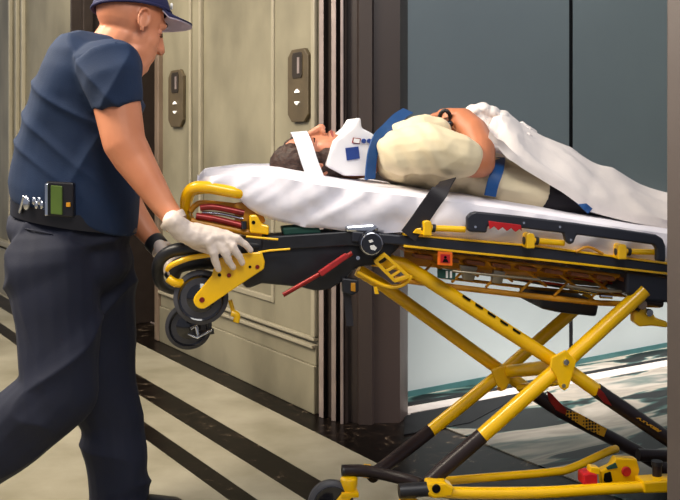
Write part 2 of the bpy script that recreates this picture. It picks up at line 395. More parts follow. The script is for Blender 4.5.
# ------------------------------------------------------------ stretcher frame of reference
AN = math.radians(8); SU = Vector((math.cos(AN), math.sin(AN), 0)); SV = Vector((-math.sin(AN), math.cos(AN), 0)); ZZ = Vector((0, 0, 1))
SO = P(345, HY, 2.72)
CAM = Vector((0, 0, H))
def S(px, py, v=0.0):
    d = ray(px, py); k = ((SO-CAM).dot(SV)+v)/d.dot(SV); return CAM+d*k
def pr(v=0.0): return (SO.y+v)/F     # metres per pixel near that plane
def SP(mb, poly, v0, v1): return mb.prism([S(x, y, v0) for x, y in poly], SV*(v1-v0))
def ST(mb, pts, r, v=None, seg=14, sm=0, **k):
    q = [S(p[0], p[1], p[2] if len(p) > 2 else v) for p in pts]; return mb.tube(q, r, seg, sm=sm, **k)
def circ(mb, x, y, v0, v1, r, seg=28): 
    return mb.lathe(S(x, y, v0), SV, [(0, r*.9), (.0015, r), ((v1-v0)-.0015, r), (v1-v0, r*.9)], seg)
s0 = S(345, 557, .27); s0.z = 0
stz = empty('ambulance_stretcher', s0, 'yellow and black wheeled ambulance stretcher with crossed tube legs, carrying the patient', 'stretcher')
Wd = .56
# side rails
def rail_poly(dy0=0, dy1=0): return [(352, 231+dy0), (400, 235.2+dy0), (540, 247.3+dy0), (666, 264+dy0), (775, 280+dy0), (775, 290+dy1), (666, 273+dy1), (540, 259+dy1), (400, 245+dy1), (352, 242+dy1)]
sr = SP(MB(), rail_poly(), -.02, .02).build('side_rail', 'rail', stz, smooth=0, bevel=.004)
q = MB(); SP(q, [(404, 233.6), (540, 245.6), (666, 262.2), (775, 278), (775, 280), (666, 264.4), (540, 247.6), (404, 235.6)], -.024, .02)
SP(q, [(404, 245), (540, 258.6), (666, 272.4), (775, 289), (775, 291), (666, 274.6), (540, 260.8), (404, 247.2)], -.024, .02)
q.build('rail_trim', 'yellow', sr, smooth=0, bevel=.001)
q = MB(); pz = [S(x, y, 0)+SV*Wd for x, y in rail_poly()]; q.prism(pz, SV*.035); q.build('side_rail', 'rail', stz, smooth=0, bevel=.004)
# deck under the mattress
q = MB(); n = 9
for i in range(n):
    x = 415+i*26; y = 249+(x-408)*.115
    a_ = S(x, y+4, .02); b_ = S(x+18, y+6.5, .02)
    q.box(a_, b_-a_, SV*(Wd-.04), (0, 0, -.012))
q.build('deck_slats', 'brown', stz, smooth=0, bevel=.002)
q = MB(); q.prism([S(404, 249, .05), S(640, 277, .05), S(640, 284, .12), S(404, 263, .12)], ZZ*-.006); q.build('deck_pan', 'amber', stz, smooth=0, bevel=.001)
q = MB()
for i in range(17): q.box(S(412+i*13.5, 252.5+i*1.58, .055), S(418+i*13.5, 253.2+i*1.58, .055)-S(412+i*13.5, 252.5+i*1.58, .055), S(412+i*13.5, 261+i*1.5, .11)-S(412+i*13.5, 252.5+i*1.58, .055), ZZ*.003)
q.build('deck_pan_slots', 'brown', stz, smooth=0)
q = MB(); ST(q, [(395, 279), (453, 287), (540, 297), (600, 303), (660, 305)], .0085, .06); ST(q, [(404, 250), (660, 281)], .006, .05); ST(q, [(440, 277), (540, 289), (640, 297)], .005, .2)
q.build('deck_rail', 'amber', stz)
q = MB(); ST(q, [(410, 258), (470, 267), (560, 280), (640, 288)], .009, .16); ST(q, [(440, 266), (560, 286), (630, 292)], .007, .30)
q.build('deck_rod', 'alu', stz)
q = MB()
for x, y in ((418, 252), (452, 256), (486, 261), (520, 266), (554, 270), (588, 275)):
    ST(q, [(x, y, .03), (x+26, y+20, .10)], .0045, seg=8); ST(q, [(x+26, y, .12), (x, y+26, .05)], .004, seg=8)
q.build('deck_strut', 'amber', stz)
q = MB(); 
for i in range(5): ST(q, [(470+i*34, 262+i*5, .1), (500+i*34, 268+i*5, .1), (504+i*34, 276+i*5, .1), (474+i*34, 272+i*5, .1)], .004, seg=6)
q.build('red_linkage', 'redd', stz)
q = MB(); ST(q, [(452, 271, -.0), (540, 280, .0)], .004); SP(q, [(460, 265), (478, 267), (474, 281), (464, 280)], .05, .07); SP(q, [(494, 270), (506, 272), (502, 284), (492, 283)], .05, .07)
q.build('cable_guide', 'alu', stz, bevel=.002)
SP(MB(), [(540, 295), (585, 300), (600, 302), (597, 317), (560, 313), (541, 309)], .1, .3).build('motor_housing', 'vinyl', stz, smooth=0, bevel=.008)
SP(MB(), [(627, 271), (700, 281), (700, 305), (640, 301), (626, 294)], .0, .2).build('end_housing', 'rail', stz, smooth=0, bevel=.008)
q = MB(); ST(q, [(572, 288, .03), (596, 292, .03)], .008); ST(q, [(600, 296, .03), (612, 297, .03)], .006); q.build('deck_pin', 'chrome', stz)
q = MB(); ST(q, [(566, 286, .02), (600, 291, .02), (640, 292, .05)], .005); q.build('deck_rod', 'alu', stz)
# warning label and small mark
e_ = SP(MB(), [(438, 251.5), (452.5, 252.5), (452.5, 266), (438, 265)], -.03, -.022).build('warning_label', 'orange', stz, smooth=0, bevel=.001)
SP(MB(), [(440.5, 254), (450, 254.7), (450, 263.3), (440.5, 262.5)], -.0315, -.0295).build('label_field', 'red', e_, smooth=0)
q = MB(); SP(q, [(442.5, 262), (448.5, 262.4), (447, 259), (444, 259)], -.033, -.031); circ(q, 445.5, 257.3, -.033, -.031, .004); q.build('label_figure', 'black', e_, smooth=0)
b2 = SP(MB(), [(438, 269), (456, 271), (455, 280), (438, 278)], .0, .01).build('mark_plate', 'green', stz, smooth=0, bevel=.001)
q = MB(); SP(q, [(446, 271), (448, 271), (448, 278), (446, 278)], -.002, .001); SP(q, [(450, 271.3), (452, 271.3), (452, 278), (450, 278)], -.002, .001); q.build('white_bars', 'white', b2, smooth=0)
# hub
hb = MB().lathe(S(372, 244, -.055), SV, [(0, .028), (.004, .0335), (.03, .0335), (.055, .0335)]).build('pivot_hub', 'hub', stz)
circ(MB(), 372, 244, -.058, -.053, .0305).build('hub_ring', 'chrome', hb)
MB().lathe(S(372, 244, -.061), SV, [(0, .027), (.006, .0293)]).build('hub_face', 'hub', hb)
q = MB(); SP(q, [(368.5, 240.5), (372, 239.5), (373.5, 241.5), (370, 243)], -.063, -.060); SP(q, [(370, 246), (374, 245), (377, 248), (375, 250.5), (371, 249.5)], -.063, -.060); q.build('hub_mark', 'white', hb, smooth=0)
# black head-end bodywork
q = MB(); SP(q, [(236, 238), (262, 236), (300, 234), (350, 230), (400, 234), (402, 246), (392, 256), (384, 264), (356, 268), (346, 280), (330, 290), (316, 291.5), (302, 288), (284, 286), (262, 284), (246, 290), (240, 280), (238, 262)], .0, .09)
q.build('side_pouch', 'vinyl', stz, smooth=30, bevel=.012)
q = MB(); SP(q, [(262, 237), (352, 231), (372, 234), (372, 247), (352, 246), (262, 251)], -.012, .02); q.build('head_rail', 'vinyl', stz, smooth=0, bevel=.004)
SP(MB(), [(342, 278), (359, 280), (359, 292), (352, 296), (343, 293)], -.01, .02).build('strap_buckle', 'vinyl', stz, smooth=0, bevel=.004)
SP(MB(), [(351, 283), (355.5, 283), (355.5, 292), (351, 291)], -.013, -.009).build('buckle_tab', 'amber', stz, smooth=0, bevel=.001)
MB().ribbon([S(346, 288, .0), S(348, 305, .005), S(350, 326, .0)], SU, .02, .004).build('hanging_strap', 'web', stz)
q = MB(); ST(q, [(283, 295), (318, 275), (352, 253)], .0065, -.03); q.build('release_bar', 'redd', stz)
q = MB(); SP(q, [(318, 272), (346, 253), (350, 257), (322, 277)], -.045, -.03); q.build('release_grip', 'grip_red', stz, smooth=0, bevel=.003, label='bright red grip')
circ(MB(), 358, 258, -.04, -.02, .006).build('rail_bolt', 'chrome', stz)
SP(MB(), [(345, 226), (374, 224), (380, 229), (372, 233), (346, 232)], -.02, .05).build('chrome_bracket', 'chrome', stz, smooth=0, bevel=.006)
SP(MB(), [(282, 228), (318, 225), (322, 234), (284, 236)], .0, .08).build('canvas_flap', 'green', stz, smooth=0, bevel=.006)
# head loop, retractable
q = MB(); ST(q, [(262, 196, .06), (242, 193.5, .0), (225, 190.5, -.01), (205, 187, -.01), (192, 188.5, .0), (186, 198, .02), (185.5, 212, .05), (190, 219, .08)], [.016, .016, .0165, .0165, .016, .015, .014, .012], sm=6)
q.build('head_loop', 'yellow', stz)
q = MB(); ST(q, [(262, 196, .50), (225, 190.5, .5), (205, 190, .5), (192, 193, .48), (188, 205, .4), (187, 212, .2), (188, 215, .06)], .013, sm=6); q.build('head_loop', 'yellow', stz)
q = MB(); ST(q, [(191, 221), (215, 226), (246, 232), (262, 234)], .009, .0, sm=4); ST(q, [(190, 212, .03), (196, 205, .03), (206, 203, .03), (245, 207, .03)], .008, sm=4)
q.build('loop_rod', 'amber', stz)
q = MB(); ST(q, [(200, 208), (214, 207), (244, 213)], .009, .0, sm=4); ST(q, [(196, 216), (215, 219), (244, 226)], .0095, -.005, sm=4); q.build('red_handle_tube', 'redd', stz)
q = MB(); ST(q, [(202, 212.5), (222, 214), (243, 219)], .005, .01, sm=4); q.build('loop_pin', 'chrome', stz)
q = MB(); SP(q, [(234, 204), (244, 203), (262, 212), (266, 222), (246, 232), (236, 228)], .01, .06); q.build('loop_mount', 'amber', stz, smooth=0, bevel=.005)
br = SP(MB(), [(249, 215), (257, 215), (262, 224), (269, 226), (269, 235), (250, 233)], -.02, .03).build('loop_bracket', 'yellow', stz, smooth=0, bevel=.004)
circ(MB(), 253.5, 222.5, -.023, -.018, .005).build('bracket_bolt', 'black', br)
ST(MB(), [(244, 221, -.01), (244, 229, -.01)], .009).build('latch_block', 'hub', stz)
q = MB(); ST(q, [(246, 236.5), (272, 239), (278, 239.5)], .003, -.03); ST(q, [(258, 252.5), (270, 250.5), (290, 249)], .003, -.03); q.build('rail_trim', 'yellow', stz)
# push handle, black with a yellow insert
q = MB(); ST(q, [(262, 246, .02), (225, 247, .0), (195, 248, -.01), (172, 251, -.0), (160, 260, .02), (157.5, 272, .06), (161, 284, .12), (172, 290, .2)], [.019, .019, .019, .018, .017, .016, .015, .014], sm=6)
q.build('push_handle', 'grip', stz)
q = MB(); ST(q, [(210, 255, -.03), (190, 258, -.03), (172, 265, -.02), (167, 270, -.0)], [.006, .0075, .0075, .006], sm=5); ST(q, [(168, 278, .0), (176, 283, .0), (186, 282, .02)], .012, sm=4)
q.build('handle_insert', 'yellow', stz)
q = MB(); ST(q, [(225, 262, .08), (196, 262, .06), (178, 266, .06), (172, 276, .08)], .022, sm=4); q.build('wheel_arm', 'grip', stz)
# load wheels
def wheel(x, y, v, r, name='load_wheel'):
    c = S(x, y, v); wd = .030
    t_ = MB().lathe(c, SV, [(0, r*.80), (.002, r*.90), (.008, r), (wd-.008, r), (wd-.002, r*.9), (wd, r*.8)], 40).build(name, 'tyre', stz)
    MB().lathe(c-SV*.002, SV, [(-.010, r*.16), (-.008, r*.26), (-.001, r*.44), (.004, r*.58), (.002, r*.74), (-.0015, r*.82), (.003, r*.85), (wd, r*.85)], 40).build('wheel_disc', 'hub', t_)
    MB().lathe(c-SV*.009, SV, [(0, r*.12), (.01, r*.12)], 16).build('axle', 'chrome', t_)
    return t_
wheel(201, 298, .0, .0745); wheel(188.5, 327, .12, .066)
q = MB()
arc = [(202+8.5*math.cos(t), 300.5+8.5*math.sin(t)) for t in [PI*.30+PI*i/8*.95 for i in range(9)]]
SP(q, arc+[(211.5, 276), (217, 259), (240, 254), (262, 252), (265, 262), (264, 269), (234, 289)], -.034, -.022)
wb = q.build('wheel_bracket', 'yellow', stz, smooth=0, bevel=.003)
for x, y, r_ in ((219.5, 275, .005), (229, 275.5, .006), (250, 267, .004), (257.5, 267, .006), (202, 300, .0075)):
    circ(MB(), x, y, -.037, -.033, r_, 12).build('bracket_bolt', 'redd' if r_ > .0055 else 'black', wb)
q = MB(); ST(q, [(230, 300, .05), (234, 314, .05)], .006); ST(q, [(231, 313, .03), (237, 315, .03), (236, 322, .03)], .0095, sm=3)
q.build('wheel_lock_lever', 'yellow', stz)
q = MB(); ST(q, [(190, 334, .08), (204, 333, .08), (214, 331, .08)], .008); q.build('brake_pedal', 'grip', stz)
q = MB(); ST(q, [(191, 329, .07), (196, 326, .07), (198, 336, .07)], .006); ST(q, [(188, 334, .06), (197, 338, .06), (212, 330, .06)], .0035); q.build('brake_link', 'chrome', stz)
q = MB(); ST(q, [(190, 316, .12), (202, 300, .12), (224, 268, .12), (240, 262, .1)], .016); q.build('far_wheel_bracket', 'yellow', stz)

# X frame
VN, VF = .055, .42
def leg(pts, v, r, m, name, par=None, **k): return ST(MB(), pts, r, v, 18, **k).build(name, m, par or stz)
LA = leg([(372, 259), (392, 262), (402, 264), (425, 278), (562, 366), (600, 393)], VN, .0205, 'yellow', 'leg_tube')
leg([(596, 390), (668, 439), (760, 502)], VN, .022, 'sleeve', 'leg_sleeve', LA)
LBt = leg([(644, 290), (636, 298), (562, 365), (478, 439)], VN-.045, .0215, 'yellow', 'leg_tube')
leg([(482, 435.5), (440, 472), (428, 484)], VN-.045, .0225, 'sleeve', 'leg_sleeve', LBt)
LC = leg([(358, 270), (378, 282), (500, 370), (533, 393)], VF, .0205, 'yellow', 'leg_tube')
leg([(525, 388), (560, 411), (638, 452), (700, 490)], VF, .0225, 'sleeve', 'leg_sleeve', LC)
LD = leg([(590, 296), (575, 309), (503, 372), (424, 436)], VF-.045, .0205, 'yellow', 'leg_tube')
leg([(430, 431, VF-.045), (384, 467, .28), (372, 476, .22)], None, .021, 'sleeve', 'leg_sleeve', LD)
circ(MB(), 578, 306, VF-.07, VF-.04, .02).build('pivot_cap', 'amber', LD)
# joints
jp = SP(MB(), [(552, 357), (566, 350), (577, 361), (573, 375), (569, 388), (565, 391), (560, 388), (557, 378), (550, 367)], -.016, -.008).build('joint_plate', 'yellow', stz, smooth=0, bevel=.004)
circ(MB(), 566.5, 362.5, -.022, -.014, .009, 20).build('joint_bolt', 'chrome', jp)
circ(MB(), 564, 386, -.018, -.014, .006, 16).build('joint_hole', 'alu', jp)
jp = SP(MB(), [(491, 370), (506, 365), (513, 377), (506, 390), (500, 392), (495, 380)], VF-.075, VF-.065).build('joint_plate', 'yellow', stz, smooth=0, bevel=.004)
circ(MB(), 499, 389, VF-.078, VF-.073, .006, 16).build('joint_bolt', 'amber', jp)
q = MB(); q.cap(S(503, 372, VF-.02), S(562, 366, VN-.02), .021, .021); q.build('cross_tube', 'yellow', stz)
q = MB(); q.cap(S(520, 388, VF-.1), S(566, 380, VN), .012, .012); q.build('cross_tube', 'yellow', stz)
# stickers on the sleeves
SP(MB(), [(599, 388), (604, 393), (612, 406), (604, 403), (597, 394)], VN-.0245, VN-.0215).build('red_sticker', 'redd', LA, smooth=0)
def checker():
    m = bpy.data.materials.new('yellow_mesh_print'); m.use_nodes = True; nt = m.node_tree; b = nt.nodes['Principled BSDF']
    tc = nt.nodes.new('ShaderNodeTexCoord'); vo = nt.nodes.new('ShaderNodeTexVoronoi'); vo.inputs['Scale'].default_value = 95; vo.inputs['Randomness'].default_value = .15
    nt.links.new(tc.outputs['Object'], vo.inputs['Vector'])
    nt.links.new(ramp(nt, vo.outputs['Distance'], [(.38, (30, 24, 14)), (.46, (216, 156, 24))]), b.inputs['Base Color']); return m
CH = checker()
SP(MB(), [(547, 391), (552, 394), (567, 410), (566, 415), (556, 410), (549, 400)], VF-.026, VF-.022).build('red_sticker', 'redd', LC, smooth=0)
SP(MB(), [(566, 410), (578, 413), (607, 429), (604, 437), (588, 430), (566, 416)], VF-.026, VF-.022).build('mesh_sticker', CH, LC, smooth=0, label='yellow honeycomb print')
SP(MB(), [(636, 418), (640, 418), (662, 431), (658, 432)], VN-.0235, VN-.0215).build('mesh_sticker', CH, LA, smooth=0)
for i in range(5):
    x = 464+i*12.5; SP(MB(), [(x, 295+i*8.3), (x+7, 299.6+i*8.3), (x+6, 301.5+i*8.3), (x-1, 297+i*8.3)], VN-.021, VN-.006).build('leg_slot', 'black', LA, smooth=0)
# slotted bracket under the hub
q = MB()
for A_, B_, C_, D_ in (((374, 255), (382, 252), (402, 283), (392, 288)),): pass
def bar(a_, b_, wd, v0=-.012, v1=.0):
    A = Vector((a_[0], a_[1])); B = Vector((b_[0], b_[1])); d = (B-A).normalized(); nx = Vector((-d.y, d.x))*wd/2
    SP(q, [tuple(A+nx), tuple(B+nx), tuple(B-nx), tuple(A-nx)], v0, v1)
bar((375, 261), (395, 281), 3.4); bar((385, 255), (409, 277), 3.4); bar((375, 262), (386, 254), 4); bar((394, 281), (410, 276), 4); bar((385, 272), (396, 266), 3); bar((391, 277), (402, 270), 2.5)
q.build('slotted_bracket', 'yellow', stz, smooth=0, bevel=.002)
q = MB(); ST(q, [(357, 272), (380, 284), (393, 287), (404, 284), (412, 276)], .006, .01, sm=4); q.build('cable_loop', 'yellow', stz)
SP(MB(), [(374, 287), (377, 287), (379, 294), (375, 294)], .0, .01).build('pull_tab', 'yellow', stz, smooth=0)

# base
q = MB(); ST(q, [(428, 491, -.02), (470, 493, -.02), (540, 492.5, -.02), (600, 489, -.02), (668, 485.5, -.02), (760, 482, -.02)], .0165, sm=4); nb = q.build('base_tube', 'yellow', stz)
q = MB(); ST(q, [(444, 481, .12), (500, 476.5, .14), (552, 472, .18), (572, 468, .2), (607, 452, .22), (616, 449, .24)], .0125, sm=4); q.build('base_link', 'yellow', stz)
q = MB(); ST(q, [(344, 470.5, .22), (366, 471, .2), (395, 477, .14), (418, 483, .06), (424, 486, .0)], .0175, sm=4); q.build('base_crossbar', 'sleeve', stz)
ST(MB(), [(342, 471, .22), (362, 470.5, .22)], .0185).build('bumper', 'grip', stz)
ST(MB(), [(363, 470.5, .22), (370, 471.5, .215)], .020).build('collar_ring', 'yellow', stz)
ST(MB(), [(399, 491, -.03), (428, 489, -.03)], .020).build('bumper', 'grip', stz)
q = MB(); SP(q, [(428, 483), (446, 483), (455, 488), (452, 497), (434, 499), (427, 495)], -.05, .0); cb = q.build('base_bracket', 'yellow', stz, smooth=0, bevel=.006)
circ(MB(), 436.5, 489, -.054, -.048, .012).build('bracket_bolt', 'black', cb)
bk = SP(MB(), [(601, 471), (612, 466), (616, 458), (637, 459), (640, 470), (636, 486), (603, 486)], .02, .05).build('brake_bracket', 'yellow', stz, smooth=0, bevel=.004)
circ(MB(), 627, 472, .012, .022, .014, 20).build('red_cap', 'red', bk)
SP(MB(), [(605, 474), (611, 472), (613, 481), (608, 484), (604, 481)], .015, .022).build('bracket_recess', 'black', bk, smooth=0, bevel=.002)
SP(MB(), [(607, 468), (616, 463), (618, 468), (608, 470)], .015, .022).build('bracket_recess', 'green', bk, smooth=0, bevel=.001)
q = SP(MB(), [(584, 475), (591, 473), (598, 475), (598, 485), (592, 488), (584, 486)], -.02, .03).build('brake_knob', 'red', stz, smooth=0, bevel=.004, label='red brake knob')
SP(MB(), [(591, 467), (600, 468), (600, 475), (590, 474)], -.01, .02).build('knob_cap', 'yellow', q, smooth=0, bevel=.003)
ST(MB(), [(657, 463, .0), (657, 481, .0)], .0135).build('base_post', 'sleeve', stz); ST(MB(), [(657, 461, .0), (657, 465, .0)], .0165).build('base_post', 'grip', stz)
q = MB(); SP(q, [(643, 482), (668, 480), (700, 480), (700, 492), (644, 494)], -.04, .02); q.build('base_bracket', 'yellow', stz, smooth=0, bevel=.006)
q = MB(); ST(q, [(638, 455, .2), (668, 456, .2), (740, 457, .2)], .019); q.build('base_crossbar', 'sleeve', stz)
# upper right mechanism
mc = SP(MB(), [(634, 312), (642, 308), (652, 310), (656, 318), (668, 322), (668, 328), (652, 326), (640, 327), (634, 322)], .02, .05).build('latch_body', 'yellow', stz, smooth=0, bevel=.005)
circ(MB(), 650, 313, .008, .022, .011, 16).build('latch_pin', 'chrome', mc)
q = MB(); ST(q, [(636, 310, .02), (644, 302, .02), (662, 304, .02)], .010, sm=3); q.build('latch_arm', 'sleeve', stz)
circ(MB(), 643, 305, .0, .02, .014, 16).build('latch_arm', 'bronze_m', stz)
# casters
def caster(x, y, v, r=.072):
    top = S(x, y, v); c = top.copy()+SU*-.055; c.z = r
    fk = MB()
    fk.lathe(Vector((top.x, top.y, top.z-.012)), ZZ, [(-.03, .020), (0, .026), (.018, .026), (.022, .018)], 20)
    for s_ in (-1, 1):
        o_ = SV*(s_*.024)
        A = Vector((top.x, top.y, top.z-.03))+o_; B = c+o_
        d = SU*.024
        fk.prism([A-d-o_*.3, A+d-o_*.3, B+d*.6-ZZ*.018-o_*.0, B-d*.7-ZZ*.018], SV*(s_*.005))
    fk.prism([Vector((top.x, top.y, top.z-.045))-SU*.026-SV*.026, Vector((top.x, top.y, top.z-.045))+SU*.026-SV*.026, Vector((top.x, top.y, top.z-.045))+SU*.026+SV*.026, Vector((top.x, top.y, top.z-.045))-SU*.026+SV*.026], ZZ*.016)
    f_ = fk.build('caster_fork', 'yellow', stz, smooth=30, bevel=.003)
    cc = c-SV*.016
    t_ = MB().lathe(cc, SV, [(0, r*.8), (.002, r*.9), (.008, r), (.024, r), (.030, r*.9), (.032, r*.8)], 40).build('caster_wheel', 'tyre', stz)
    MB().lathe(cc-SV*.003, SV, [(0, r*.2), (.003, r*.5), (.001, r*.78), (.003, r*.81), (.036, r*.78), (.038, r*.2)], 32).build('wheel_disc', 'hub', t_)
caster(349, 480, .20, .068); caster(408, 501, -.02); caster(736, 492, -.02); caster(736, 470, .42)

# side guard
gd = MB()
SP(gd, [(467, 217), (471, 213), (476, 211.5), (520, 216), (572, 222.5), (620, 229), (656, 234.5), (663, 238.5), (666, 246), (666, 262), (657, 261), (657, 249), (654, 245), (620, 240.5), (577, 235), (574, 243), (570, 245), (566, 241), (564, 233.5), (524, 228.5), (488, 226), (487, 233), (470, 232), (467, 229)], -.062, -.042)
gdo = gd.build('side_guard', 'rail', stz, smooth=0, bevel=.005)
sc = [(489, 221), (521, 225), (522, 231)]; 
for i in range(8): sc.append((520-i*4.3, (232.5 if i % 2 else 229)-i*.45))
SP(MB(), sc, -.066, -.060).build('guard_release', 'red', gdo, smooth=0, bevel=.001, label='red scalloped release')
for x, y in ((475.5, 227), (571, 240), (560, 227), (524, 223)): circ(MB(), x, y, -.065, -.060, .004, 12).build('guard_screw', 'chrome', gdo)
for (bx, by, x1, y1) in ((427.5, 229, 465, 229.5), (530.5, 241.5, 564, 243), (622.5, 252.5, 655, 252)):
    m_ = SP(MB(), [(bx-4, by-7), (bx-1.5, by-8.5), (bx+3, by-8), (bx+4.5, by-6), (bx+4.5, by+7), (bx-4, by+7)], -.055, -.018).build('guard_mount', 'yellow', stz, smooth=0, bevel=.003)
    ST(MB(), [(bx+3, by-1, -.035), (x1, y1, -.035)], .0088).build('guard_hinge_tube', 'yellow', stz)
    ST(MB(), [(bx+4.5, by-1, -.035), (bx+7.5, by-.5, -.035)], .0115).build('hinge_ring', 'grip', m_)
    ST(MB(), [(bx-7, by-1, -.035), (bx-3.5, by-1, -.035)], .0115).build('hinge_ring', 'grip', m_)
SP(MB(), [(413, 233), (417, 228.5), (422, 228), (424, 235)], -.045, -.015).build('guard_mount', 'yellow', stz, smooth=0, bevel=.002)
q = MB(); ST(q, [(576, 252, -.03), (588, 247, -.03), (603, 254, -.03)], .004, sm=4); q.build('guard_cable', 'amber', stz)

# ------------------------------------------------------------ sheet over the mattress
SX = [(197, 180, 184), (199, 174, 187), (205, 169, 190), (215, 167.5, 192), (228, 166, 193.5), (240, 165, 200), (248, 164.5, 208), (258, 164, 214), (270, 164, 219), (285, 164, 223), (300, 167, 226), (330, 172.5, 229), (360, 177.5, 231), (385, 181.5, 233), (400, 184, 232), (415, 186, 234), (440, 189, 237), (470, 193, 240), (510, 199.5, 245), (560, 208, 252), (600, 214, 258), (666, 223, 266), (720, 232, 274), (770, 240, 281)]
def interp(tab, x):
    for a_, b_ in zip(tab, tab[1:]):
        if x <= b_[0]:
            k = (x-a_[0])/(b_[0]-a_[0]); return [p+(q_-p)*k for p, q_ in zip(a_, b_)]
    return list(tab[-1])
def grid(rows):
    v = [p for r in rows for p in r]; n = len(rows[0]); f = []
    for i in range(len(rows)-1):
        for j in range(n): f.append((i*n+j, i*n+(j+1) % n, (i+1)*n+(j+1) % n, (i+1)*n+j))
    f.append(tuple(reversed(range(n)))); f.append(tuple(range((len(rows)-1)*n, len(rows)*n)))
    return MB().add(v, f)
rows = []; NX = 190
for i in range(NX+1):
    tt = i/NX; x = 197+(770-197)*(tt**1.15); _, yt, yb = interp(SX, x)
    b0 = S(x, yb, 0); zb = b0.z; pf = b0+SV*.42; xf = HX+F*pf.x/pf.y
    kf = min(1, max(0, (x-300)/120)); yt = yt*(1-kf)+interp(SX, xf)[1]*kf; zt = H-(yt-HY)/F*(b0.y+.42)
    zt = max(zt, zb+.012); base = Vector((b0.x, b0.y, 0)); r = []
    hgt = zt-zb
    inset = .10*max(0, 1-(x-197)/14)
    def pt(v, z):
        p = base+SV*v+ZZ*z; return p
    near = []
    K = 14
    for k in range(K+1):                    # near face, bottom to shoulder, then rounding
        a_ = k/K
        if a_ < .72:
            z = zb+hgt*.82*(a_/.72); v = -.006-.012*math.sin(PI*a_/.72)+inset
        else:
            th = (a_-.72)/.28*PI/2; z = zb+hgt*(.82+.18*math.sin(th))-.012; v = .05*(1-math.cos(th))-.006+inset
        w_ = .012*fbm(Vector((x*.018+z*6, z*7, 1)), 1.0, 3)+.009*(.5-abs(fbm(Vector((x*.022-z*13, z*4, 4)), 1.0, 9))*2.2)+.003*fbm(Vector((x*.09+z*20, z*20, 2)), 1.0, 5)
        w_ *= 1.25 if x < 420 else .6
        near.append(pt(v-w_*min(1, a_*3+.3), z+(.004*fbm(Vector((x*.06, 0, 0)), 1, 2) if k == 0 else 0)))
    for k in range(1, 9):
        v = .05+(.50-.05)*k/8; near.append(pt(v+inset*(1-2*k/8), zt-.012*(1-min(1, k/3))+.004*fbm(Vector((x*.03, v*9, 5)), 1)))
    near.append(pt(.54-inset, zt-hgt*.2)); near.append(pt(.545-inset, zb))
    rows.append(near)
sh = grid(rows).build('bed_sheet', 'sheet', smooth=80)
tag(sh, 'white sheet wrapped over the stretcher mattress, rumpled at its head end', 'sheet')

# black restraint strap round the mattress
MB().ribbon([S(448, 180, .06), S(445, 184, .0), S(440, 191, -.034), S(428, 208, -.036), S(417, 224, -.036), S(408, 236, -.036)], (SU+ZZ*.3), .048, .004).build('restraint_strap', 'web', stz)

# ------------------------------------------------------------ patient
pbase = S(430, 190, .28); 
pat = empty('person', pbase, 'patient lying face up on the stretcher in cream shirt and white neck collar', 'person')
def SC_(mb, L_):
    mb.chain([(S(x, y, v), r*pr(v)) for x, y, r, v in L_]); return mb
def head_prims(mb, c, R, k=1.0):
    T = lambda p: c+R @ (Vector(p)*k)
    e = lambda p, r: mb.ell(T(p), [q_*k for q_ in r], R)
    e((-.015, 0, .035), (.096, .076, .084)); e((.028, 0, -.02), (.058, .058, .078)); e((.03, 0, -.072), (.048, .05, .034))
    e((.068, 0, -.094), (.019, .022, .018)); e((.048, .036, -.03), (.028, .024, .032)); e((.048, -.036, -.03), (.028, .024, .032))
    mb.cap(T((.070, -.034, .030)), T((.070, .034, .030)), .014*k, .014*k)
    mb.cap(T((.084, 0, .018)), T((.104, 0, -.024)), .009*k, .0125*k)
    for s_ in (-1, 1):
        e((.094, s_*.011, -.028), (.011, .008, .008))
        mb.cap(T((.086, 0, -.050)), T((.074, s_*.022, -.052)), .007*k, .005*k); mb.cap(T((.085, 0, -.060)), T((.073, s_*.020, -.060)), .007*k, .005*k)
        # ear as a curl with a lobe
        pts = [T((-.004+.018*math.cos(t), s_*(.079+.006*math.sin(t*.5)), .000+.028*math.sin(t))) for t in [PI*1.35-PI*1.5*i/9 for i in range(10)]]
        for a_, b_ in zip(pts, pts[1:]): mb.cap(a_, b_, .0048*k, .0048*k, seg=8)
        e((-.002, s_*.074, -.004), (.014, .006, .024)); e((.002, s_*.076, -.028), (.007, .005, .008))
def face_extras(par, c, R, k=1.0, closed=False, brow='hair', sides=(-1, 1)):
    T = lambda p: c+R @ (Vector(p)*k)
    for s_ in sides:
        ev = MB().ell(T((.0655, s_*.031, .008)), [.0115*k]*3, R).build('eye', 'skin_p' if closed else 'eye', par)
        if not closed: MB().ell(T((.0750, s_*.031, .007)), [.003*k, .0055*k, .0055*k], R).build('iris', 'iris', ev)
        if closed: MB().tube([T((.079, s_*.020, .004)), T((.0815, s_*.031, .001)), T((.073, s_*.043, .003))], [.0012*k, .002*k, .0012*k], 6, sm=4).build('lashes', 'iris', ev)
        MB().tube([T((.084, s_*.014, .033)), T((.085, s_*.028, .038)), T((.074, s_*.047, .034))], [.003*k, .0042*k, .002*k], 8, sm=4).build('eyebrow', brow, par)
    MB().tube([T((.076, -.022, -.0555)), T((.0885, -.008, -.0545)), T((.0885, .008, -.0545)), T((.076, .022, -.0555))], [.002*k, .0045*k, .0045*k, .002*k], 8, sm=4).build('lips', 'lip', par)
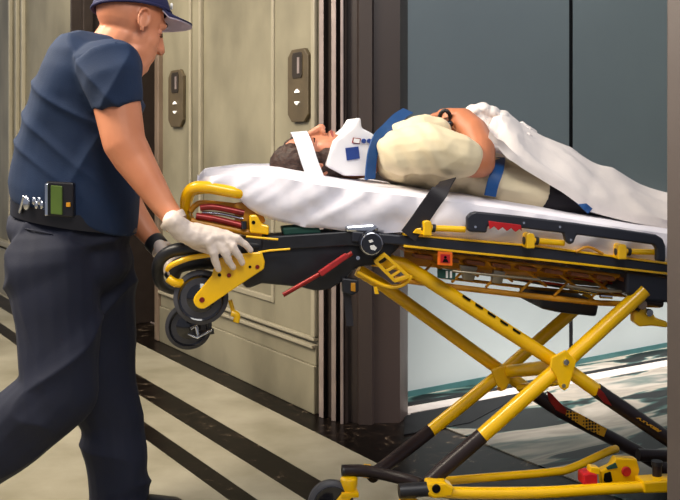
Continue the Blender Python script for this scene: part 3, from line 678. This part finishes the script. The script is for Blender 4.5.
# orientation: face looks up and a little towards the camera; crown points to the left
fx = (ZZ*.95-SV*.25+SU*-.08).normalized(); uz = (-SU-fx*(-SU).dot(fx)).normalized(); ly = uz.cross(fx)
RP = Matrix((fx, ly, uz)).transposed()
hc = S(315, 161.5, .27)
b = MB(); head_prims(b, hc, RP, .98)
b.cap(hc+RP @ Vector((-.02, 0, -.06)), S(366, 163, .27), .050, .045)
for x, y, rx, rv, rz in ((412, 160, 22, .12, 13), (450, 170, 42, .12, 15), (495, 181, 30, .11, 12)):
    b.ell(S(x, y, .27), (rx*pr(.27), rv, rz*pr(.27)), Matrix((SU, SV, ZZ)).transposed())
# bare forearm folded up from the elbow, hand over the belly
SC_(b, [(405, 158, 13, .1), (468, 163, 15, .10), (480, 163, 15.5, .10)])
SC_(b, [(479, 161, 16.5, .10), (479.5, 147, 16.5, .13), (474, 132, 15, .17), (463, 120, 12.5, .22), (452, 117, 9.5, .26), (444, 117, 9, .28)])
for i in range(4): SC_(b, [(444, 115+i*1.5, 4.2, .26+i*.02), (434, 116+i*1.5, 3.6, .27+i*.02), (426, 122+i*1.5, 3.2, .27+i*.02)])
SC_(b, [(448, 121, 4.5, .24), (440, 124, 4, .24)])
# the other arm, further side
SC_(b, [(405, 150, 13, .43), (465, 152, 12, .43), (460, 135, 11, .38), (440, 124, 8, .33)])
bod = b.build('body', 'arm_p', pat, remesh=.0045, sm=5)
# face gets its own ruddier skin through a mask over the head region
m_ = M['arm_p']
hm = MB(); 
hd = MB(); head_prims(hd, hc, RP, 1.0); hdo = hd.build('face', 'skin_p', pat, remesh=.003, sm=4)
face_extras(pat, hc, RP, 1.0, True)
# hair: a cap over the crown and the back of the head
hr = MB()
T = lambda p: hc+RP @ Vector(p)
hr.ell(T((-.03, 0, .046)), (.094, .086, .088), RP); hr.ell(T((.0, -.03, .075)), (.070, .06, .065), RP)
for i in range(70):
    th = random.uniform(-2.9, 2.9); ph = random.uniform(.0, 1.2)
    p = T((-.03-.05*random.random(), .082*math.sin(th), .045+.08*math.cos(th))); hr.cap(p+RP @ Vector((0, 0, .018)), p+RP @ Vector((-.03, random.uniform(-.01, .01), random.uniform(.01, .045))), .012, .006, seg=8)
for s_ in (-1, 1):
    hr.ell(T((.012, s_*.060, .045)), (.058, .026, .055), RP); hr.ell(T((.02, s_*.058, -.045)), (.040, .022, .050), RP)
    hr.ell(T((-.035, s_*.05, -.02)), (.04, .035, .055), RP); hr.ell(T((-.01, s_*.068, -.035)), (.032, .016, .04), RP)
hr.build('hair', 'hair', pat, remesh=.005, sm=2, disp=lambda p, n: .004*fbm(p, 60))
# head tape
MB().ribbon([T((.01, .100, .035)), T((.066, .072, .040)), T((.094, 0, .043)), T((.076, -.072, .036)), T((.025, -.100, .024)), T((-.05, -.118, .0)), T((-.085, -.125, -.012))], RP @ Vector((0, 0, 1)), .048, .004).build('head_tape', 'tape', pat, smooth=60)
# collar
cl = MB()
for (va, vb, sh_) in ((.12, .42, 0),):
    pass
rows = []
prof = [(332, 141, 360, 118), (328, 150, 374, 134), (326, 165, 378, 140), (330, 172, 370, 176)]
cpoly = [(326, 166), (331, 150), (335, 141), (345, 133), (352, 127), (358, 117.5), (361, 118), (362, 128), (372, 133), (378, 138), (374, 155), (367, 176), (345, 176)]
SP(cl, cpoly, .16, .38)
colo = cl.build('neck_collar', 'collar', pat, remesh=.004, sm=9)
q = MB(); SP(q, [(345.5, 148), (358.5, 146.5), (360, 158.5), (347, 160.5)], .155, .1635); q.build('collar_label', 'label_blue', colo, smooth=0)
q = MB(); SP(q, [(353, 137.5), (361, 138.5), (360, 144), (352, 143)], .157, .1625); q.build('collar_tag', 'redd', colo, smooth=0)
q = MB(); SP(q, [(354, 138.3), (360, 139.2), (359.4, 143.2), (353.3, 142.4)], .1555, .160); q.build('collar_tag', 'white', colo, smooth=0)
for x, y in ((364, 141), (369.5, 141)): circ(MB(), x, y, .150, .163, .007, 14).build('collar_peg', 'label_blue', colo)
# shirt
s_ = MB()
RS = Matrix((SU, SV, ZZ)).transposed()
def tilt(a): return RS @ Matrix.Rotation(a, 3, 'Y')
for x, y, rx, ry, v, rv, an in ((410, 157, 38, 32, .29, .19, .1), (440, 165, 45, 31, .29, .18, .1), (480, 178, 45, 25, .29, .16, .12), (513, 188, 32, 22, .29, .155, .15), (396, 163, 20, 20, .22, .12, 0), (400, 150, 22, 22, .13, .06, 0)):
    s_.ell(S(x, y, v), (rx*pr(v), rv, ry*pr(v)), tilt(an))
s_.tube([S(490, 181, .29), S(515, 187, .29), S(533, 190.5, .29)], [.155, .157, .156], 28, flat=.53)
SC_(s_, [(400, 152, 24, .10), (430, 149, 27, .09), (455, 155, 25, .09), (464, 157, 21, .09)])
SC_(s_, [(418, 133, 19, .16), (436, 133, 17, .17)])
SC_(s_, [(395, 138, 15, .2), (425, 128, 14, .2)])
SC_(s_, [(400, 140, 18, .42), (440, 145, 18, .43)])
def fold_s(p, n):
    d = (p-pbase); u = d.dot(SU); z = d.z
    return .003*fbm(p, 12, 4)+.005*(.5-abs(fbm(Vector((u*1.0+z*.6, z*1.5-u*.5, d.dot(SV))), 8, 4))*2.2)+.0045*math.sin(85*(u*.75+z*.9)+6*fbm(p, 5))*max(0, fbm(p, 5, 8)+.25)-.002
s_.build('shirt', 'shirt', pat, remesh=.0045, sm=7, disp=fold_s)
t_ = MB(); SC_(t_, [(540, 195, 15, .19), (600, 206, 13, .17), (700, 231, 8, .2), (765, 243, 6, .2)]); SC_(t_, [(540, 193, 15, .34), (600, 204, 13, .36), (700, 229, 8, .34), (765, 241, 6, .34)])
t_.ell(S(546, 193, .28), (26*pr(), .145, 17*pr()), tilt(.15)); t_.tube([S(527, 189.5, .29), S(545, 193.5, .29)], [.150, .145], 28, flat=.53); t_.build('trousers', 'trouser', pat, remesh=.006, sm=5, disp=lambda p, n: .003*fbm(p, 20))
# wrist watch
MB().tube([S(445+7*math.cos(t)*.8, 119.5+9*math.sin(t), .235-.025*math.cos(t+1.2)) for t in [2*PI*i/16 for i in range(16)]], .0065, 10, closed=True).build('watch_strap', 'grip', pat)
MB().ell(S(449, 124, .20), (.014, .010, .011)).build('watch_case', 'hub', pat)
# blue straps
k = MB().ribbon([S(370, 179, .11), S(371, 166, .10), S(373, 152, .10), S(378, 139, .12), S(388, 128, .17), S(399, 117, .26), S(408, 111, .36)], (SU*.85-ZZ*.1+SV*.5), .036, .005).build('chest_strap', 'blue')
tag(k, 'blue strap running from the neck collar up over the chest', 'strap', 'blue patient straps')
k = MB().ribbon([S(499, 158, .26), S(499, 163, .16), S(497, 172, .11), S(493, 183, .096), S(490, 196, .10)], SU, .035, .005).build('waist_strap', 'blue')
tag(k, 'blue strap crossing the waist of the cream shirt', 'strap', 'blue patient straps')
k = MB().ribbon([S(577, 200, .13), S(583, 205, .10), S(590, 211, .10)], (SU), .02, .005).build('thigh_strap', 'blue')
tag(k, 'tiny blue strap end on the dark trousers at the blanket edge', 'strap', 'blue patient straps')
# blanket over the legs
BT = [(488, 128), (492, 118), (500, 114), (506, 116), (513, 120), (522, 126), (545, 139), (571, 151), (600, 166), (640, 183), (666, 192), (720, 210), (775, 228)]
BBm = [(490, 144), (496, 150), (502, 154), (508, 158), (516, 163), (526, 169), (540, 177), (562, 190), (588, 209), (630, 220), (666, 226.5), (720, 236), (775, 245)]
rows = []; NS = 150
for i in range(NS+1):
    t = i/NS*(len(BT)-1); k0 = min(int(t), len(BT)-2); f_ = t-k0
    top = S(BT[k0][0]*(1-f_)+BT[k0+1][0]*f_, BT[k0][1]*(1-f_)+BT[k0+1][1]*f_, .30)
    nb_ = S(BBm[k0][0]*(1-f_)+BBm[k0+1][0]*f_, BBm[k0][1]*(1-f_)+BBm[k0+1][1]*f_, .10)
    fb = nb_+SV*.38; r = []
    for j in range(33):
        a_ = j/32
        if a_ <= .5:
            th = a_/.5*PI/2; p = nb_.lerp(top, 0)+(top-nb_)*1.0
            hz = math.sin(th); vz = 1-math.cos(th)
            hz = .55*hz+.45*vz
            p = nb_+Vector(((top-nb_).x*vz, (top-nb_).y*vz, (top-nb_).z*hz))
        else:
            th = (1-(a_-.5)/.5)*PI/2; hz = math.sin(th); vz = 1-math.cos(th)
            p = fb+Vector(((top-fb).x*vz, (top-fb).y*vz, (top-fb).z*hz))
        u = p.dot(SU); cr = 1+1.8*max(0, 1-i/62)
        dz = .009*fbm(Vector((u*5, a_*3, 2)), 1.3, 5)*cr+.012*cr*(1-abs(2*fbm(Vector((u*4-a_*1.5, a_*5+u*3, 7)), 1.1, 2)))*(1 if a_ > .05 else .2)
        p = p+ZZ*dz*(1.0 if .02 < a_ < .98 else .3)-SV*dz*(.7 if a_ < .4 else 0)
        if cr > 1.05: p += Vector((fbm(p, 22, 3), fbm(p, 22, 6), fbm(p, 22, 9)))*.010*(cr-1)
        r.append(p)
    for j in range(32, -1, -4): r.append(r[j]-ZZ*.006 if j in (0, 32) else r[j]-ZZ*.02)
    rows.append(r)
bl = grid(rows)
bo = bl.build('blanket', 'blanket', smooth=70)
# crumpled bunch at its top end belongs to the same cloth: join as extra folds
b3 = MB()
rr = random.Random(11)
for i in range(64):
    x = rr.uniform(472, 524); k_ = rr.random()*.72; yt = 107.5+max(0, x-482)*.44; yb = 146+(x-480)*.45
    yb = min(yb, 165); y = yt+(yb-yt)*k_; v = .32-.20*k_
    a_ = rr.uniform(-.6, 1.3); l_ = rr.uniform(6, 13); x2 = x+l_*math.cos(a_); y2 = y+l_*math.sin(a_)
    y2 = max(y2, 108+max(0, x2-482)*.46); r_ = rr.uniform(.009, .016)
    if x < 492 and y > 122: continue
    b3.cap(S(x, y, v), S(x2, y2, v+rr.uniform(-.02, .03)), r_, r_*.7, seg=8)
for x, y in ((474, 112), (482, 110), (490, 113), (500, 118), (510, 126), (496, 126), (504, 136), (512, 142)): b3.ell(S(x, y, .30), (.030, .06, .024))
b3.build('blanket_folds', 'blanket', bo, remesh=.003, sm=2, disp=lambda p, n: .002*fbm(p, 50))
bo['label'] = 'off-white blanket bunched at the waist and draped over the patient\'s legs'; bo['category'] = 'blanket'

# ------------------------------------------------------------ paramedic
YM = 2.86
pm_loc = P(75, 139, YM); pm_loc.z = 0
man = empty('person', pm_loc, 'paramedic in navy shirt and cap pushing the stretcher with gloved hands', 'person')
def PC(mb, L_):
    mb.chain([(P(x, y, Y), r*Y/F) for x, y, r, Y in L_]); return mb
def PE(mb, x, y, rx, ry, Y, rd, an=0):
    return mb.ell(P(x, y, Y), (rx*Y/F, rd, ry*Y/F), Matrix.Rotation(an, 3, 'Y'))
# head axes
pit = math.radians(24); yaw = math.radians(36)
f3 = Vector((math.cos(pit)*math.cos(yaw), math.cos(pit)*math.sin(yaw), -math.sin(pit)))
up = Vector((math.sin(pit)*math.cos(yaw), math.sin(pit)*math.sin(yaw)+.22, math.cos(pit))); up = (up-f3*up.dot(f3)).normalized(); sd = up.cross(f3)
RM = Matrix((f3, sd, up)).transposed(); hm_c = P(131, 26, YM); HK = 1.08
b = MB(); head_prims(b, hm_c, RM, HK)
PC(b, [(107, 62, 27, YM), (122, 38, 25, YM)]); PC(b, [(125, 66, 20, YM-.01), (138, 50, 19, YM)])
for x, y, rx, ry, rd in ((95, 85, 38, 28, .15), (84, 125, 42, 40, .14), (75, 180, 46, 45, .13), (72, 235, 46, 35, .13)): PE(b, x, y, rx, ry, YM, rd)
YA = 2.66
PC(b, [(112, 82, 24, YA+.02), (118, 110, 23.5, YA), (124, 142, 21.5, YA-.01), (133, 158, 20, YA-.01), (147, 180, 16.5, YA-.02), (164, 206, 12.5, YA-.03), (178, 223, 9.5, YA-.04)])
PC(b, [(115, 82, 24, 3.02), (112, 130, 20, 3.04), (112, 178, 18, 3.04), (134, 215, 14, 3.02), (152, 238, 10, 2.98), (162, 250, 8.5, 2.95)])
b.build('body', 'skin', man, remesh=.0045, sm=5)
face_extras(man, hm_c, RM, HK, True, 'hair')
# cap
RC = Matrix.Rotation(math.radians(-17), 3, 'Y')
TM = lambda p: hm_c+RM @ ((RC @ (Vector(p)-Vector((-.012, 0, .045)))+Vector((-.012, 0, .040)))*HK)
v = []; f = []; RG, SG = 12, 40
for i in range(RG+1):
    ph = PI/2*i/RG
    for j in range(SG):
        th = 2*PI*j/SG; r_ = math.cos(ph)
        v.append(TM((-.012+.108*r_*math.cos(th), .088*r_*math.sin(th), .042+.004*math.cos(th)+.088*math.sin(ph)**.9)))
for i in range(RG):
    for j in range(SG): f.append((i*SG+j, i*SG+(j+1) % SG, (i+1)*SG+(j+1) % SG, (i+1)*SG+j))
cpm = MB().add(v, f); 
cp_o = cpm.build('cap', 'cap', man, smooth=60)
so = cp_o.modifiers.new('s', 'SOLIDIFY'); so.thickness = .004
MB().tube([TM((-.012+.109*math.cos(t), .089*math.sin(t), .045+.004*math.cos(t))) for t in [2*PI*i/40 for i in range(40)]], .0045, 8, closed=True).build('sweatband', 'cap', cp_o)
MB().lathe(TM((-.012, 0, .131)), up, [(0, .008), (.004, .007), (.006, .003)], 12).build('cap_button', 'cap', cp_o)
def brim(off, name, m, par):
    v = []; f = []; A, B = 14, 9
    for i in range(A+1):
        a_ = -1+2*i/A
        for j in range(B+1):
            k_ = j/B; th = a_*1.02; rx = .096+k_*.088*math.cos(a_*PI/2*.86)**.55
            x = -.012+rx*math.cos(th); y = (.086+k_*.004)*math.sin(th)*1.04
            v.append(TM((x, y, .044-.010*k_-.012*(abs(a_)**2)*(.3+.7*k_)+off)))
    for i in range(A):
        for j in range(B):
            k0 = i*(B+1)+j; f.append((k0, k0+1, k0+B+2, k0+B+1))
    o = MB().add(v, f).build(name, m, par, smooth=60); s2 = o.modifiers.new('s', 'SOLIDIFY'); s2.thickness = .0025; s2.offset = 1; return o
bi = brim(.002, 'cap_brim', 'cap', cp_o); brim(-.0035, 'brim_lining', 'brim', bi)
q = MB()
for (a0, z0_) in ((-.5, .058), (-.42, .064), (-.36, .056)):
    p_ = TM((-.012+.110*math.cos(a0), .091*math.sin(a0), z0_+.012)); q.ell(p_, (.004, .003, .005))
q.build('cap_badge', 'white', cp_o)
# shirt
s_ = MB(); rows = []
for (yl, yr, xl, xr, rd) in ((33, 36, 84, 108, .05), (35, 40, 74, 122, .10), (40, 52, 64, 133, .15), (50, 64, 55, 140, .185), (66, 80, 46, 139, .20), (90, 98, 36, 138, .20), (115, 120, 27.5, 138, .19), (140, 145, 20.5, 138, .18), (163, 172, 15, 138, .175), (180, 204, 12.5, 137.5, .172), (190, 223, 13.5, 136.5, .170), (197, 236, 15, 135, .166)):
    r_ = []
    for k_ in range(40):
        a_ = 2*PI*k_/40; cx = (xl+xr)/2; ca_ = math.cos(a_); sa_ = math.sin(a_)
        ca_ = math.copysign(abs(ca_)**.85, ca_); sa_ = math.copysign(abs(sa_)**.85, sa_)
        x_ = cx+(xr-xl)/2*ca_; y_ = yl+(yr-yl)*(x_-xl)/(xr-xl); q_ = P(x_, y_, YM); r_.append(Vector((q_.x, YM+rd*sa_, q_.z)))
    rows.append(r_)
s_ = grid(rows)
s_.tube([P(106, 66, YA+.03), P(112, 82, YA+.0), P(116, 96, YA), P(118, 107, YA-.0)], [32*YA/F, 32*YA/F, 29.5*YA/F, 27.5*YA/F], 24)
s_.ell(P(107, 72, YA+.05), [34*YA/F]*3); s_.ell(P(106, 70, 3.02), [33*YA/F]*3)
s_.tube([P(106, 66, 3.0), P(112, 90, 3.04), P(114, 112, 3.04)], [33*YA/F, 30*YA/F, 27*YA/F], 24)
def ridge(c, y, a, fc, fa, w_=3.2): return max(0, 1-abs(noise.noise(Vector((c*fc, y*2.0, a*fa))))*w_)**2
def fold_n(p, n):
    c1, a1 = p.x*.9-p.z*.42, p.z*.9+p.x*.42; c2, a2 = p.z*.8+p.x*.6, p.x*.8-p.z*.6
    k_ = min(1, max(.12, (p.z-.99)*6))
    return (.013*ridge(c1, p.y, a1, 7, 1.8)+.010*ridge(c2+3, p.y, a2, 8, 2.2)+.004*fbm(p, 12, 2)-.006)*k_
s_.build('shirt', 'navy', man, remesh=.005, sm=16, disp=fold_n)
MB().tube([P(41, 73, YM-.10), P(37, 81, YM-.10), P(34, 88, YM-.10), P(31.5, 95, YM-.10)], .004, 8).build('back_print', 'white', man)
# belt
bx = MB(); pts = []
for i in range(48):
    t = 2*PI*i/48; x = 74.5+60*math.cos(t); pts.append(Vector((P(x, 139, YM).x, YM+.170*math.sin(t), P(75, 215+(x-75)*.17, YM).z)))
v = []; f = []
for i, p in enumerate(pts):
    d = (p-Vector((P(75, 139, YM).x, YM, p.z))).normalized()
    for rr, zz in ((-.006, -.021), (.004, -.021), (.004, .021), (-.006, .021)): v.append(p+d*rr+ZZ*zz)
n = len(pts)
for i in range(n):
    for j in range(4): f.append((i*4+j, i*4+(j+1) % 4, ((i+1) % n)*4+(j+1) % 4, ((i+1) % n)*4+j))
bx.add(v, f).build('belt', 'belt', man, smooth=40)
# trousers
t_ = MB()
PE(t_, 70, 232, 61, 34, YM, .165, .1); PE(t_, 68, 262, 62, 42, YM, .165)
PC(t_, [(55, 265, 47, 2.78), (58, 320, 42, 2.76), (60, 390, 40, 2.74), (0, 441, 37, 2.74), (-60, 490, 31, 2.74), (-100, 520, 28, 2.74)])
PC(t_, [(86, 262, 47, 2.93), (90, 330, 43, 2.95), (98, 385, 39, 2.96), (112, 418, 32, 2.96), (116, 460, 31, 2.96), (119, 500, 30, 2.96), (121, 522, 28, 2.96)])
def fold_t(p, n):
    c1, a1 = p.z*.85-p.x*.5, p.x*.85+p.z*.5; c2, a2 = p.x*.95+p.z*.3, p.z
    return .014*ridge(c1+1, p.y, a1, 7, 2.0)+.009*ridge(c2+5, p.y, a2, 7, 1.2)+.004*fbm(p, 9, 1)-.006
t_.build('trousers', 'navyd', man, remesh=.006, sm=7, disp=fold_t)
q = MB(); ST  # trouser pocket seam
for x0, y0, x1, y1 in ((10, 226, 52, 234),): q.tube([P(x0, y0, 2.80), P((x0+x1)/2-4, (y0+y1)/2-1, 2.705), P(x1, y1, 2.69)], .0025, 6, sm=5)
q.build('pocket_seam', 'navyd', man)
# boots
def boot(x, z, Y, fwd, pitch):
    q = MB(); c = P(x, 139, Y); c.z = z
    Rb = Matrix.Rotation(pitch, 3, 'Y')
    q.cap(c+Rb @ Vector((0, 0, .12)), c+Rb @ Vector((0, 0, .05)), .055, .05); q.cap(c+Rb @ Vector((-.03, 0, .045)), c+Rb @ Vector((.16, 0, .035)), .045, .035)
    q.box(c+Rb @ Vector((-.07, -.04, 0)), Rb @ Vector((.26, 0, 0)), (0, .08, 0), Rb @ Vector((0, 0, .02)))
    q.build('boot', 'shoe', man, remesh=.006, sm=4)
boot(121, .0, 2.96, 1, 0); boot(-125, .075, 2.74, 1, .42)
# pager and gear on the belt
pg = MB().box(P(46, 216, 2.665), P(73, 217.5, 2.665)-P(46, 216, 2.665), (0, .035, 0), (0, 0, .094)).build('pager', 'belt', man, smooth=0, bevel=.004)
MB().box(P(50.5, 214, 2.660), P(62, 215, 2.660)-P(50.5, 214, 2.660), (0, .01, 0), (0, 0, .078)).build('pager_screen', 'lcd', pg, smooth=0, bevel=.002)
MB().box(P(44.5, 216, 2.658), Vector((.009, 0, 0)), (0, .03, 0), (0, 0, .088)).build('pager_edge', 'chrome', pg, smooth=0, bevel=.003)
MB().box(P(66, 207, 2.660), Vector((.011, 0, 0)), (0, .01, 0), (0, 0, .012)).build('pager_key', 'amber', pg, smooth=0, bevel=.001)
q = MB(); q.ell(P(27, 203, 2.695), (.011, .010, .021)); q.cap(P(20, 212, 2.72), P(24, 197, 2.70), .005, .005)
for i in range(4): q.ell(P(34+i*2.6, 201+(i % 2)*4, 2.675), (.0055, .006, .012))
q.build('belt_keys', 'chrome', man)
# near glove: hand laid over the handle, fingers down in front of the yellow bracket
g = MB()
def GS(L_): g.chain([(S(x, y, v), r*pr()*.87) for x, y, r, v in L_])
GS([(173, 221, 11.5, -.08), (183, 231, 12.5, -.065), (196, 236, 13, -.06)])
GS([(196, 236, 12.5, -.06), (207, 240, 9.5, -.065)]); GS([(194, 232, 11, -.055), (220, 236, 8.5, -.05)]); GS([(198, 236, 11, -.06), (226, 238.5, 7.5, -.055)])
GS([(208, 241, 7, -.065), (213, 252, 5.0, -.07), (216, 262, 4.4, -.062), (218.5, 269.5, 3.6, -.055)])
GS([(215, 240, 7, -.06), (224, 251, 4.9, -.068), (229, 261, 4.3, -.06), (233, 267.5, 3.6, -.052)])
GS([(222, 238, 6.8, -.055), (232, 246, 4.9, -.065), (239, 256.5, 4.2, -.058), (242.5, 263, 3.5, -.05)])
GS([(224, 235, 6.5, -.045), (237, 238.5, 4.6, -.058), (246, 245, 3.9, -.052), (250.5, 250.5, 3.3, -.046)])
GS([(188, 238, 8, -.045), (200, 247, 5.5, -.03), (212, 251, 4.4, -.03)])
gl = g.build('glove', 'glove', man, remesh=.0028, sm=4, disp=lambda p, n: .0016*fbm(p, 60)+.001*fbm(p, 25))
ca = P(174, 221, YA-.045); cdir = (P(164, 206, YA-.03)-P(178, 223, YA-.04)).normalized()
MB().lathe(ca-cdir*.0, cdir, [(-.01, .034), (.0, .0365), (.006, .038), (.010, .0375), (.010, .033)], 28).build('glove_cuff', 'glove', man)
# far glove on the black handle
g = MB()
GS([(160, 246, 8, .26), (165, 256, 9, .2), (170, 262, 8, .14)])
for i in range(4): GS([(166+i*3, 256+i*.5, 4.5, .16-i*.02), (160+i*3, 264, 4.2, .12-i*.02), (161+i*3, 273, 3.8, .12-i*.02)])
GS([(170, 256, 4.6, .2), (178, 261, 4, .16)])
g.build('glove', 'glove', man, remesh=.003, sm=4)
q = MB(); A = P(153.5, 241, 2.975); B = P(160, 248, 2.955); q.tube([A, B], [.033, .031], 24); q.build('wrist_band', 'grip', man, smooth=50, bevel=.004)
q = MB(); A = P(161, 249, 2.95); B = P(163, 251.5, 2.945); q.tube([A, B], [.033, .031], 24); q.build('glove_cuff', 'glove', man, smooth=50, bevel=.003)
